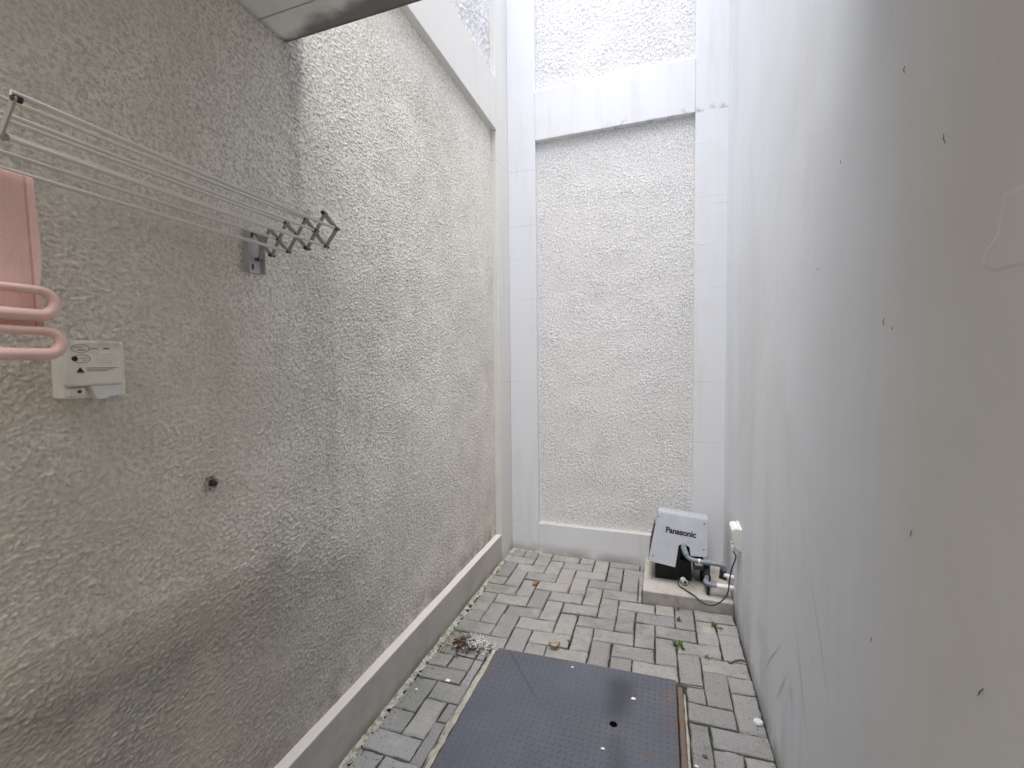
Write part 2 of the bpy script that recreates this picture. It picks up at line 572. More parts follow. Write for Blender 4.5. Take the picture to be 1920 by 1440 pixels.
# flaking paint on the right column
M_FLAKE = simple('white_flake', (.8, .8, .79), .7, .3)
def flake(name, pts, thick, axis, a, mat, parent):
    b = bmesh.new(); prism(b, pts, axis, a, a + thick); return obj(name, b, mat, parent)
for cx, cz, w, h in ((.262, 2.964, .03, .012), (.262, 2.292, .045, .016), (.272, 2.545, .012, .006)):
    pts = []
    for k in range(9):
        t = 2 * math.pi * k / 9
        pts.append((cx + math.cos(t) * w / 2 * random.uniform(.6, 1.1), cz + math.sin(t) * h / 2 * random.uniform(.5, 1.2)))
    flake('paint_flake', pts, -.0012, 'y', YB - .0003, M_FLAKE, bw)

# ---- right wall
rw = thing('boundary_wall', (.5, 1.2, 0), 'right wall painted smooth blue-grey with faint scuffs and streaks', 'wall')
bm = bmesh.new()
add_box(bm, XR, XR + .15, YN, 3.45, -.2, TOP)
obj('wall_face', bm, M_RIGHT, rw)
# trowelled repair patch near the camera
def patch(name, pts, parent):
    b = bmesh.new()
    A = [b.verts.new((XR + .001, y, z)) for y, z in pts]
    cy = sum(p[0] for p in pts) / len(pts); cz = sum(p[1] for p in pts) / len(pts)
    B = [b.verts.new((XR - .0008, cy + (y - cy) * .9, cz + (z - cz) * .75)) for y, z in pts]
    n = len(pts)
    for i in range(n):
        b.faces.new((A[i], A[(i + 1) % n], B[(i + 1) % n], B[i]))
    b.faces.new(B)
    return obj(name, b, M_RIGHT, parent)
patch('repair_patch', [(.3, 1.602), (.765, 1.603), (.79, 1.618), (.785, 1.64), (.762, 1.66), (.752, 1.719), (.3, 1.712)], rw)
M_DARK = simple('dark_speck', (.15, .135, .12), .9, .2)
for y, z, L, ang in ((.876, 1.837, .017, 72), (1.005, 2.019, .012, 95), (1.055, 1.571, .014, 90), (.932, 1.195, .013, 105), (.748, 1.045, .019, 120), (1.068, .92, .012, 95), (1.02, 1.555, .006, 90), (1.3, 1.98, .008, 80), (1.45, 1.75, .006, 60)):
    c, s = math.cos(math.radians(ang)), math.sin(math.radians(ang))
    b = bmesh.new()
    add_tube(b, [(XR - .0008, y - c * L / 2, z - s * L / 2), (XR - .002, y, z), (XR - .0008, y + c * L / 2, z + s * L / 2)], [.0004, .0007, .0004], 6)
    obj('stuck_speck', b, M_DARK, rw)

# ---- unseen wall added to shape the light, and canopy (the canopy edge shows at the top left)
bm = bmesh.new(); add_box(bm, -1.34, XR + .15, YN - .15, YN, -.2, TOP)
tag(obj('added_rear_wall', bm, M_FRAME), kind='structure')
cp = thing('canopy', (-.36, .4, CAN_Z), 'concrete canopy slab with pale soffit and mildewed black front edge, top left', 'canopy')
SEAM = 1.079
box_obj('soffit_board', (XP - .014, XR - .0005, SEAM + .002, CAN_Y, CAN_Z, CAN_Z + .03), M_SOFFIT, cp, .002)
box_obj('soffit_board', (XP - .014, XR - .0005, CAN_B, SEAM - .002, CAN_Z, CAN_Z + .03), M_SOFFIT, cp, .002)
box_obj('slab', (XP - .014, XR - .0005, CAN_B, CAN_Y + .004, CAN_Z + .0302, CAN_Z + .14), M_SOFFIT, cp, .004)

# ------------------------------------------------------------------ paving
pv = thing('paving', (-.36, 1.2, 0), kind='structure')
bm = bmesh.new()
vs = [bm.verts.new(p) for p in ((XL - .03, YN, -.011), (XR + .03, YN, -.011), (XR + .03, YB + .03, -.011), (XL - .03, YB + .03, -.011))]
bm.faces.new(vs)
obj('joint_bed', bm, M_BED, pv)

LX, LY, L0 = np.array((.10814, .005134)), np.array((-.00081, .11028)), np.array((-.13382, 2.54382))
def cell(i, j): return L0 + LX * i + LY * j

def clip(poly, nx, ny, c):
    """keep nx*x+ny*y >= c"""
    out = []
    for k in range(len(poly)):
        a, b = poly[k], poly[(k + 1) % len(poly)]
        da, db = nx * a[0] + ny * a[1] - c, nx * b[0] + ny * b[1] - c
        if da >= 0: out.append(a)
        if da * db < 0:
            t = da / (da - db)
            out.append((a[0] + (b[0] - a[0]) * t, a[1] + (b[1] - a[1]) * t))
    return out
def area(p):
    return abs(sum(p[k][0] * p[(k + 1) % len(p)][1] - p[(k + 1) % len(p)][0] * p[k][1] for k in range(len(p)))) / 2 if len(p) > 2 else 0
def shrink(poly, d):
    """move every side of a convex polygon inwards by d"""
    s = sum(poly[k][0] * poly[(k + 1) % len(poly)][1] - poly[(k + 1) % len(poly)][0] * poly[k][1] for k in range(len(poly)))
    if s < 0: poly = poly[::-1]
    out = list(poly)
    for k in range(len(poly)):
        a, b = poly[k], poly[(k + 1) % len(poly)]
        ex, ey = b[0] - a[0], b[1] - a[1]
        L = math.hypot(ex, ey)
        if L < 1e-5: continue
        nx, ny = -ey / L, ex / L
        out = clip(out, nx, ny, nx * a[0] + ny * a[1] + d)
        if len(out) < 3: return []
    res = []
    for p in out:
        if not res or math.hypot(p[0] - res[-1][0], p[1] - res[-1][1]) > .002: res.append(p)
    if len(res) > 2 and math.hypot(res[0][0] - res[-1][0], res[0][1] - res[-1][1]) < .002: res.pop()
    return res

n_pavers = [0]
def paver(poly, gap=.0034):
    p = shrink(poly, gap + random.uniform(-.0008, .0012))
    if len(p) < 3 or area(p) < .0009: return
    p = [(x + random.uniform(-.002, .002), y + random.uniform(-.002, .002)) for x, y in p]
    cx = sum(a for a, _ in p) / len(p); cy = sum(b for _, b in p) / len(p)
    tx, ty, dz = random.gauss(0, .012), random.gauss(0, .012), random.gauss(0, .0016)
    # top outline, chamfer, skirt; a few points along long sides so that edges are not ruler-straight
    fine = []
    for k in range(len(p)):
        a, b = p[k], p[(k + 1) % len(p)]
        fine.append(a)
        if math.hypot(b[0] - a[0], b[1] - a[1]) > .08:
            for t in (.06, .3, .52, .75, .94):
                ex, ey = b[0] - a[0], b[1] - a[1]; L = math.hypot(ex, ey)
                w = random.gauss(0, .0014)
                fine.append((a[0] + ex * t - ey / L * w, a[1] + ey * t + ex / L * w))
    n = len(fine)
    ch = random.uniform(.003, .006)
    def Z(x, y): return dz + (x - cx) * tx + (y - cy) * ty
    verts = []
    for x, y in fine:
        L = math.hypot(x - cx, y - cy)
        f = 1 - ch * 1.3 / L
        X, Y = cx + (x - cx) * f, cy + (y - cy) * f
        verts.append((X, Y, Z(X, Y)))
    verts += [(x, y, Z(x, y) - ch * random.uniform(.7, 1.2)) for x, y in fine]
    verts += [(x, y, -.012) for x, y in fine]
    faces = [tuple(range(n))]
    for k in range(n):
        k2 = (k + 1) % n
        faces.append((n + k, n + k2, k2, k))
        faces.append((2 * n + k, 2 * n + k2, n + k2, n + k))
    o = raw('paver', verts, faces, M_PAVER, pv)
    n_pavers[0] += 1

FX0, FX1, FY0 = -.838, .114, 1.02           # hole in the paving for the hatch
def fy1(x): return 2.098 + .04 * x          # its far edge, not quite square
def inside_yard(p, left=-1.106):
    for a in ((1, 0, left), (-1, 0, -(XR - .003)), (0, -1, -(YB - .004)), (0, 1, YN)):
        p = clip(p, *a)
        if len(p) < 3: return []
    return p
def pieces(p):
    """cut the hatch and the plinth out of a paver"""
    # plinth
    out = []
    for r in (clip(p, -1, 0, .106), clip(clip(p, 1, 0, -.106), 0, -1, -2.781)):
        if len(r) > 2: out.append(r)
    res = []
    for r in out:
        far = clip(r, -.04, 1, 2.098)
        near = clip(r, .04, -1, -2.098)
        if len(far) > 2: res.append(far)
        if len(near) > 2:
            lf, rt = clip(near, -1, 0, -FX0), clip(near, 1, 0, FX1)
            fr = clip(clip(clip(near, 1, 0, FX0), -1, 0, -FX1), 0, -1, -FY0)
            res += [s for s in (lf, rt, fr) if len(s) > 2]
    # a whole paver that was only sliced along the bounds of the cuts stays whole
    if abs(sum(area(r) for r in res) - area(p)) < 1e-6: return [p]
    return res
LEFT_Y = 1.978                              # nearer than this the strip left of the hatch is laid differently
for i in range(-14, 12):
    for j in range(-34, 10):
        s = (i + j) % 4
        if s == 0: c = [cell(i, j), cell(i + 2, j), cell(i + 2, j + 1), cell(i, j + 1)]
        elif s == 3: c = [cell(i, j - 1), cell(i + 1, j - 1), cell(i + 1, j + 1), cell(i, j + 1)]
        else: continue
        c = [tuple(v) for v in c]
        c = inside_yard(c)
        if len(c) < 3: continue
        cxm = sum(a for a, _ in c) / len(c); cym = sum(b for _, b in c) / len(c)
        for r in pieces(c):
            mx = sum(a for a, _ in r) / len(r)
            if mx < FX0 + .01 and min(b for _, b in r) < LEFT_Y and cym > .9:
                r = clip(r, 0, 1, LEFT_Y)
                if len(r) < 3: continue
            paver(r)
def sk(x, y): return (x, y + (x + 1) * .03)
for x0, x1, y0, y1 in ((-1.108, -1.0, 1.875, 1.975), (-1.0, -.886, 1.875, 1.975), (-.886, -.838, 1.786, 1.975), (-1.108, -.886, 1.786, 1.875),
                       (-1.108, -.995, 1.587, 1.786), (-.995, -.838, 1.677, 1.786), (-.995, -.888, 1.472, 1.677), (-.888, -.838, 1.572, 1.677),
                       (-1.108, -.995, 1.472, 1.587), (-1.108, -.893, 1.37, 1.472), (-.893, -.838, 1.36, 1.572), (-1.108, -1.0, 1.16, 1.37),
                       (-1.0, -.838, 1.262, 1.37), (-1.0, -.895, 1.05, 1.262), (-.895, -.838, 1.155, 1.262), (-1.108, -1.0, 1.05, 1.16), (-.895, -.838, .98, 1.155), (-1.108, -.895, .95, 1.05)):
    paver([sk(x0, y0), sk(x1, y0), sk(x1, y1), sk(x0, y1)])

# rough mortar fillet along the foot of the left skirting and in the far corner
def fillet(name, x0, x1, y0, y1, n_u, n_v, along_y, seed, parent, h=.006):
    g = np.random.default_rng(seed)
    A = band_noise(n_u * 1, max(n_v, 8), 1.0, 3, 12, seed)[:, :n_v]
    V, F = [], []
    for a in range(n_u):
        for b in range(n_v):
            t, s = a / (n_u - 1), b / (n_v - 1)
            rise = (1 - s) ** 1.5 * h + A[a, b] * .0022 - .0045 * (s > .9) - (.005 if A[a, -1] < -.7 and s > .35 else 0)
            edge = 1 + (.25 * A[a, n_v // 2]) * s
            if along_y: V.append((x0 + (x1 - x0) * s * edge, y0 + (y1 - y0) * t, rise))
            else: V.append((x0 + (x1 - x0) * t, y0 + (y1 - y0) * s * edge, rise))
    for a in range(n_u - 1):
        for b in range(n_v - 1):
            k = a * n_v + b
            F.append((k, k + n_v, k + n_v + 1, k + 1))
    return raw(name, V, F, M_MORTAR, parent, smooth=True)
fillet('mortar_fillet', XL - .004, -1.104, .3, 3.29, 420, 9, True, 31, pv)
fillet('mortar_fillet', -1.12, -.86, YB + .003, 3.262, 60, 8, False, 33, pv, h=.005)

# ------------------------------------------------------------------ steel hatch
def hatch_material():
    m = Mat('hatch_steel', 0.5, 0.5)
    m.base((.08, .091, .118))
    n = m.noise(4, 5, .6); f = m.noise(30, 5, .65)
    m.mix((.115, .122, .15), n.step(.4, .7) * .6)
    m.mix((.1, .09, .102), m.noise(2.4, 4, .6, offset=(5, 5, 0)).step(.5, .7) * .5)
    m.mix((.03, .034, .042), (m.x + .175 + (n - .5) * .1).abs().step(.09, .01) * m.y.step(1.72, 1.86) * m.y.step(2.07, 1.98) * .75)
    m.mix((.045, .055, .066), (m.x + .15 + (n - .5) * .06).abs().step(.06, .0) * m.y.step(1.75, 1.66) * .6)
    # rubbed line across the plate
    m.mix((.035, .036, .045), (m.x + .715 + (m.y - 2.04) * .82 + (n - .5) * .02).abs().step(.011, .003) * m.y.step(1.75, 1.85) * .6)
    # rust: near the right edge and one patch
    edge = m.x.step(.0, .06).max((m.y - .04 * m.x).step(2.06, 2.095)).max(m.x.step(-.76, -.79) * .7)
    m.mix((.13, .085, .075), edge * f.step(.42, .62) * .6)
    m.mix((.17, .085, .055), m.x.blob(-.035, .05) * m.y.blob(1.66, .035) * f.step(.4, .55) * .8)
    m.mix((.2, .11, .07), m.x.blob(.045, .03) * m.y.blob(2.0, .05) * f.step(.45, .6) * .6)
    m.mix((.2, .2, .21), m.noise(55, 3, .6, offset=(1, 7, 2)).step(.68, .75) * .35)
    m.rough(f * .3 + .3)
    m.bump(f, .12, .001)
    return m.done()
M_HATCH = hatch_material()
M_RUST = None
def rust_material(name, base, rust, amt):
    m = Mat(name, .8, .3)
    m.base(base)
    n = m.noise(18, 5, .7)
    m.mix(rust, n.step(.4, .62) * amt)
    m.mix((.05, .045, .04), m.noise(40, 4).step(.6, .72) * .6)
    m.bump(n, .3, .002)
    return m.done()
M_RUST = rust_material('rusty_angle', (.15, .125, .11), (.19, .1, .065), .7)
M_CREAM = rust_material('worn_cream_edge', (.42, .41, .36), (.24, .22, .18), .6)

ht = thing('floor_hatch', (-.36, 1.57, 0), 'blue-grey steel checker plate hatch set in the brick paving, rusty at its right edge', 'hatch')
PZ = .019
PX0, PX1, PY0 = -.792, .070, 1.05
def py1(x): return 2.0975 + .0405 * x
bm = bmesh.new()
outer = []
N = 18
for k in range(N): outer.append((PX0 + (PX1 - PX0) * k / N, PY0))
for k in range(N): outer.append((PX1, PY0 + (py1(PX1) - PY0) * k / N))
for k in range(N):
    x = PX1 + (PX0 - PX1) * k / N
    outer.append((x, py1(x) + .004 * math.sin((x - PX0) / (PX1 - PX0) * math.pi)))
for k in range(N): outer.append((PX0, py1(PX0) + (PY0 - py1(PX0)) * k / N))
HC = (-.178, 1.76); HR = .0165
inner = [(HC[0] + HR * math.cos(2 * math.pi * k / 24), HC[1] + HR * math.sin(2 * math.pi * k / 24)) for k in range(24)]
es = []
for loop in (outer, inner):
    vv = [bm.verts.new((x, y, PZ)) for x, y in loop]
    es += [bm.edges.new((vv[k], vv[(k + 1) % len(vv)])) for k in range(len(vv))]
bmesh.ops.triangle_fill(bm, use_beauty=True, edges=es)
ext = bmesh.ops.extrude_face_region(bm, geom=list(bm.faces))
for v in [g for g in ext['geom'] if isinstance(g, bmesh.types.BMVert)]:
    v.co.z -= .006
obj('checker_plate', bm, M_HATCH, ht)
# raised tread bars of the checker plate
V, F = [], []
pitch = .0262
ni, nj = int((PX1 - PX0) / pitch), int(1.06 / pitch)
for i in range(ni + 1):
    for j in range(nj + 1):
        x = PX0 + .012 + i * pitch; y = PY0 + .012 + j * pitch + .04 * (x - PX0) * (j / nj)
        if x > PX1 - .008 or y > py1(x) - .006 or math.hypot(x - HC[0], y - HC[1]) < HR + .008: continue
        a = math.radians(45 if (i + j) % 2 else -45) + .02
        c, s = math.cos(a), math.sin(a)
        L, W, H_ = .0118, .0029, .0014
        wear = .8 + .3 * math.sin(x * 9 + 1.3) * math.sin(y * 7)
        H_ *= max(.5, wear)
        k = len(V)
        for u, v, z in ((-L, 0, 0), (0, -W, 0), (L, 0, 0), (0, W, 0), (-L * .55, 0, H_), (L * .55, 0, H_)):
            V.append((x + u * c - v * s, y + u * s + v * c, PZ + z - .0002))
        F += [(k, k + 1, k + 4), (k + 1, k + 5, k + 4), (k + 1, k + 2, k + 5), (k + 2, k + 3, k + 5), (k + 3, k + 4, k + 5), (k + 3, k, k + 4)]
M_TREAD = simple('tread_dark', (.066, .070, .088), .5, .4, var=.3, scale=6)
tag(raw('tread_pattern', V, F, M_TREAD, ht), kind='stuff')
# frame rails: pale left edge, rusty angle bar on the right with a thin mortar lip
def wavy_bar(name, x0, x1, y0, y1, z0, z1, mat, parent, wob=.002, n=24):
    b = bmesh.new(); rings = []
    for k in range(n + 1):
        y = y0 + (y1 - y0) * k / n
        a, c, d = random.gauss(0, wob), random.gauss(0, wob), random.gauss(0, wob * .6)
        rings.append([b.verts.new(p) for p in ((x0 + a, y, z0), (x1 + c, y, z0), (x1 + c, y, z1 + d - .002), (x1 + c - .003, y, z1 + d), (x0 + a + .003, y, z1 + d), (x0 + a, y, z1 + d - .002))])
    for k in range(n):
        for q in range(6):
            b.faces.new((rings[k][q], rings[k][(q + 1) % 6], rings[k + 1][(q + 1) % 6], rings[k + 1][q]))
    b.faces.new(rings[0][::-1]); b.faces.new(rings[-1])
    return obj(name, b, mat, parent)
wavy_bar('frame_rail', -.8195, -.7995, 1.0, 2.05, -.03, .0135, M_CREAM, ht, .0016)
wavy_bar('frame_rail', .0775, .0985, 1.0, 2.062, -.03, .0165, M_RUST, ht, .0008)
wavy_bar('mortar_lip', .1015, .111, 1.0, 2.04, -.03, .006, M_CREAM, ht, .0012)
wavy_bar('mortar_lip', -.834, -.823, 1.0, 2.03, -.03, .003, M_MORTAR, ht, .002)

# ------------------------------------------------------------------ pump on its plinth
bm = bmesh.new()
add_box(bm, -.103, XR - .002, 2.784, YB - .002, -.03, .073, .006, 2)
pl = obj('pump_plinth', bm, M_PLINTH)
tag(pl, 'low concrete plinth in the far right corner carrying the pump', 'plinth')

def grey_plastic():
    m = Mat('pump_cover_plastic', .42, .5)
    m.base((.36, .38, .43))
    n = m.noise(9, 5, .6); st = m.noise(30, 4, .6, stretch=(1, 1, .12))
    m.mix((.44, .455, .49), n.step(.4, .7) * .5)
    m.mix((.28, .29, .32), st.step(.55, .75) * .4)
    m.mix((.2, .17, .15), m.noise(22, 5, .7, stretch=(1, 1, .25), offset=(3, 3, 3)).step(.6, .75) * .35)
    m.rough(n * .25 + .3)
    m.bump(n, .15, .004)
    return m.done()
M_COVER = grey_plastic()
M_BLACK = simple('black_cast', (.012, .012, .013), .6, .35)
M_DGREY = simple('dark_plastic', (.05, .052, .06), .55, .4)
M_LETTER = simple('letter_black', (.012, .012, .016), .5, .4)

pump = thing('water_pump', (.11, 3.0, .073), 'water pump under a leaning grey plastic cover lettered in black, on the concrete plinth', 'pump')
KS = .45
def fy(z): return 2.92 + KS * (z - .2)                # the sloping front of the cover
TL, TR = (-.016, .487), (.289, .465)
BL, BR = (-.072, .21), (.279, .262)
def on_front(x, z, off=0.0):
    nrm = Vector((0, -1, KS)).normalized()
    return Vector((x, fy(z), z)) + nrm * off
# front panel with the pipe cut-out, as outline; shell 4 mm thick, open below
front = [TL, TR, BR, (.183, .259), (.176, .306), (.160, .313), (.134, .318), (.112, .31), (.104, .25), (.0915, .186), (-.033, .203)]
front = [TL, TR, BR, (.183, .259), (.176, .306), (.150, .318), (.134, .318), (.112, .309), (.0905, .187), (-.033, .200), BL]
BACK = 3.19
b = bmesh.new()
fv = [b.verts.new(on_front(x, z)) for x, z in front]
b.faces.new(fv)
gi = [b.verts.new(on_front(x, z) + Vector((0, .006, 0))) for x, z in front]
b.faces.new(gi[::-1])
for k in range(3, 10):
    k2 = k + 1
    if k2 < len(front): b.faces.new((fv[k], gi[k], gi[k2], fv[k2]))
b.faces.new((fv[2], gi[2], gi[3], fv[3]))
obj('cover_front', b, M_COVER, pump)
# shell: rounded top ridge, sides and back
b = bmesh.new()
def section(x, ztop, zbot):
    yt = fy(ztop)
    return [Vector((x, yt, ztop)), Vector((x, yt + .006, ztop + .009)), Vector((x, yt + .016, ztop + .014)), Vector((x, yt + .075, ztop + .014)),
            Vector((x, BACK - .01, ztop - .02)), Vector((x, BACK, ztop - .05)), Vector((x, BACK, zbot))]
SL, SR = section(TL[0], TL[1], .2), section(TR[0], TR[1], .2)
SL[-1].x = BL[0]; SR[-1].x = BR[0] + .004
mid = []
ringL = [b.verts.new(v) for v in SL]; ringR = [b.verts.new(v) for v in SR]
for k in range(len(SL) - 1):
    b.faces.new((ringL[k], ringR[k], ringR[k + 1], ringL[k + 1]))
obj('cover_top', b, M_COVER, pump)
def side(name, top, bot, S, out, zb):
    b = bmesh.new()
    poly = [on_front(top[0], top[1])] + S[1:] + [Vector((bot[0], fy(zb) + .02, zb)), on_front(bot[0], bot[1])]
    o1 = [b.verts.new(v + Vector((out * .0006, .0012, 0))) for v in poly]
    b.faces.new(o1)
    o2 = [b.verts.new(v + Vector((-out * .004, .0012, 0))) for v in poly]
    b.faces.new(o2[::-1])
    n = len(poly)
    for k in range(n): b.faces.new((o1[k], o1[(k + 1) % n], o2[(k + 1) % n], o2[k]))
    # louvre ribs
    for t in range(5 if out < 0 else 0):
        z = zb + .06 + t * .03
        f = (z - bot[1]) / (top[1] - bot[1])
        x = bot[0] + (top[0] - bot[0]) * f
        add_box(b, min(x, x + out * .006), max(x, x + out * .006), fy(z) + .03, BACK - .03, z, z + .009)
    return obj(name, b, M_DGREY, pump)
side('cover_side', TL, BL, SL, -1, .21)
side('cover_side', TR, BR, SR, 1, .25)
# cast base, motor and pump head seen below and inside the cover
b = bmesh.new()
prism(b, [(-.031, .0732), (.12, .0732), (.12, .3), (-.031, .22)], 'y', 2.975, 3.16)
add_box(b, .12, .19, 2.99, 3.15, .0732, .2, .004)
obj('pump_base', b, M_BLACK, pump)
b = bmesh.new()
add_tube(b, [(.02, 3.08, .25), (.25, 3.08, .25)], .075, 20)
for k in range(9): add_tube(b, [(.05 + k * .022, 3.08, .25), (.056 + k * .022, 3.08, .25)], .08, 20)
obj('motor', b, M_BLACK, pump)
b = bmesh.new()
add_box(b, .2, .262, 2.96, 3.1, .165, .235, .006)
add_box(b, .206, .256, 2.952, 2.9595, .178, .196, .001)
obj('junction_box', b, M_DGREY, pump)
b = bmesh.new()
add_tube(b, [(.275, 3.03, .0732), (.275, 3.03, .18)], .03, 16)
add_tube(b, [(.275, 2.90, .152), (.275, 3.03, .152)], .022, 14)
obj('pump_head', b, M_BLACK, pump)
b = bmesh.new()
add_tube(b, [(.137, 2.955, .094), (.15, 2.915, .097)], [.018, .0165], 14)
o = obj('drain_plug', b, simple('plug_white', (.6, .6, .58), .5, .4), pump)
b = bmesh.new()
add_tube(b, [(.1502, 2.9145, .097), (.1512, 2.9115, .0972)], .0085, 12)
obj('plug_hole', b, M_BLACK, o)
for x_, z_ in ((-.045, .235), (.262, .30), (.268, .445), (-.012, .462)):
    b = bmesh.new(); add_tube(b, [on_front(x_, z_, -.001), on_front(x_, z_, .0022)], [.005, .0042], 10); obj('screw', b, M_DGREY, pump)
b = bmesh.new(); add_tube(b, [on_front(-.052, .268, .0002), on_front(.10, .256, .0002)], .0012, 6); obj('moulded_seam', b, M_COVER, pump)
b = bmesh.new(); add_box(b, .209, .253, 2.9505, 2.9518, .2, .226, .0004, 1); obj('rating_plate', b, simple('plate_pale', (.5, .5, .5), .5, .4), pump)
# lettering
cu = bpy.data.curves.new('letters', 'FONT')
cu.body = 'Panasonic'
cu.size = 1.0
cu.extrude = .004
cu.offset = .042
tmp = bpy.data.objects.new('letters', cu)
COL.objects.link(tmp)
dg = bpy.context.evaluated_depsgraph_get()
me = bpy.data.meshes.new_from_object(tmp.evaluated_get(dg))
bpy.data.objects.remove(tmp)
xs = [v.co.x for v in me.vertices]
w = max(xs) - min(xs); x0 = min(xs)
p0, p1 = (.033, .3765), (.217, .3615)
ax = (on_front(*p1) - on_front(*p0)); width = ax.length; ax.normalize()
upv = Vector((0, KS, 1)).normalized(); upv = (upv - ax * upv.dot(ax)).normalized()
nv = ax.cross(upv)
if nv.y > 0: nv = -nv
for v in me.vertices:
    x, y, z = v.co
    v.co = on_front(*p0) + ax * ((x - x0) / w * width) + upv * (y / w * width * 1.08) + nv * (.0009 + z * .05)
link_mesh('lettering', me, M_LETTER, pump)

# ---- pipes between the pump and the right wall
M_PVC = simple('grey_pvc', (.21, .235, .28), .45, .45, var=.15, scale=25)
M_PVCW = simple('white_pvc', (.72, .72, .7), .45, .45, var=.08)
M_UNION = simple('black_union', (.02, .02, .022), .5, .45)
up_ = thing('water_pipe', (.3, 2.85, .27), 'upper grey plastic pipe running from the pump cover towards the right wall', 'pipe')
b = bmesh.new()
add_tube(b, spline([(.143, 3.0, .315), (.144, 2.93, .313), (.146, 2.89, .308), (.158, 2.872, .286), (.185, 2.862, .272), (.222, 2.858, .269), (.30, 2.856, .267), (.352, 2.854, .265)], 6), .0135, 14)
obj('pipe', b, M_PVC, up_)
b = bmesh.new()
add_tube(b, spline([(.34, 2.854, .2655), (.358, 2.854, .262), (.364, 2.855, .248), (.363, 2.856, .232)], 5), .0165, 14)
obj('elbow', b, M_PVC, up_)
b = bmesh.new(); add_tube(b, [(.221, 2.858, .269), (.231, 2.858, .2688)], .0152, 14); obj('clip', b, M_PVCW, up_)
b = bmesh.new(); add_tube(b, [(.140, 2.94, .314), (.147, 2.888, .307), (.155, 2.874, .291)], .0165, 14); obj('elbow', b, simple('teal_elbow', (.16, .2, .22), .45, .4), up_)
b = bmesh.new()
add_tube(b, [(.360, 2.856, .235), (.358, 2.857, .205)], .0195, 14)
add_tube(b, [(.340, 2.858, .196), (.378, 2.855, .187)], .016, 14)
obj('union', b, M_UNION, up_)
b = bmesh.new(); add_tube(b, [(.363, 2.846, .212), (.385, 2.84, .207), (XR + .01, 2.838, .204)], .013, 14); obj('pipe', b, M_PVCW, up_)
lo_ = thing('water_pipe', (.34, 2.83, .14), 'lower pipe, half grey and half white, entering the right wall just above the plinth', 'pipe')
b = bmesh.new(); add_tube(b, spline([(.275, 2.93, .158), (.272, 2.88, .158), (.262, 2.845, .156), (.272, 2.832, .149), (.295, 2.831, .146), (.325, 2.83, .1445)], 5), .0135, 14); obj('pipe', b, M_PVC, lo_)
b = bmesh.new(); add_tube(b, [(.322, 2.83, .1447), (XR + .01, 2.83, .1445)], .0145, 14); obj('pipe', b, M_PVCW, lo_)
b = bmesh.new(); add_tube(b, [(.272, 2.90, .158), (.273, 2.935, .158)], .0175, 14); obj('union', b, M_UNION, lo_)
b = bmesh.new(); add_box(b, .268, .286, 2.835, 2.87, .0732, .133, .003); obj('black_foot', b, M_UNION, lo_)  # black block below the lower pipe

# ---- socket with plug and its cord
M_WHITE = simple('white_plastic', (.74, .74, .72), .4, .5, var=.05)
so = thing('wall_socket', (XR, 2.64, .53), 'white socket with a plugged-in adapter low on the right wall beside the pump', 'socket')
b = bmesh.new(); add_box(b, XR - .012, XR + .001, 2.578, 2.72, .468, .590, .003); obj('back_plate', b, M_WHITE, so)
b = bmesh.new()
prism(b, [(XR - .0118, .588), (XR - .03, .590), (XR - .046, .578), (XR - .046, .535), (XR - .03, .478), (XR - .0118, .471)], 'y', 2.586, 2.712)
bmesh.ops.bevel(b, geom=list(b.edges), offset=.003, segments=2, affect='EDGES')
obj('cover_flap', b, M_WHITE, so)
b = bmesh.new(); add_box(b, XR - .043, XR - .02, 2.615, 2.655, .452, .4775, .004); obj('plug', b, M_WHITE, so)
b = bmesh.new(); add_box(b, XR - .04, XR - .022, 2.672, 2.70, .462, .4785, .003); obj('flap_hinge', b, M_WHITE, so)
b = bmesh.new()
add_tube(b, spline([(.112, 2.97, .1), (.112, 2.90, .083), (.15, 2.85, .0815), (.197, 2.795, .0805), (.225, 2.776, .066), (.271, 2.765, .05), (.32, 2.752, .075), (.367, 2.74, .143), (.377, 2.72, .246), (.384, 2.70, .316), (.398, 2.66, .403), (.3835, 2.636, .44), (.3825, 2.634, .458)], 8), .0036, 8)
tag(obj('power_cord', b, M_UNION), 'thin black cord looping from the pump over the plinth edge up to the socket', 'cord')

# ------------------------------------------------------------------ wall-mounted drying rack
M_ROD = simple('rack_white_enamel', (.68, .655, .6), .4, .45, var=.06)
M_BAR = simple('rack_grey_bar', (.38, .365, .34), .5, .4, var=.12)
M_PIV = simple('pivot_dark', (.04, .038, .036), .5, .4)
M_BRK = simple('bracket_metal', (.48, .47, .46), .4, .5, var=.1)
J = {'T0': (-1.166, 1.903), 'P': (-1.158, 1.820), 'T1': (-1.110, 1.911), 'T2': (-1.047, 1.919), 'T3': (-.974, 1.922), 'T4': (-.907, 1.929),
     'B1': (-1.106, 1.829), 'B2': (-1.044, 1.835), 'B3': (-.973, 1.837), 'B4': (-.906, 1.837), 'tip': (-.867, 1.882)}
def mid2(a, b): return ((J[a][0] + J[b][0]) / 2, (J[a][1] + J[b][1]) / 2)
J['X2'] = (-1.079, 1.874); J['X3'] = (-1.013, 1.881); J['X4'] = (-.939, 1.884)
rk = thing('drying_rack', (XP, .71, 1.86), 'folding wall drying rack of long pale rods between two scissor arms on the left wall', 'drying rack')
BARS = [('T0', 'B1', 0), ('P', 'T1', 1), ('T1', 'B2', 0), ('B1', 'T2', 1), ('T2', 'B3', 0), ('B2', 'T3', 1), ('T3', 'B4', 0), ('B3', 'T4', 1), ('T4', 'tip', 0), ('B4', 'tip', 1)]
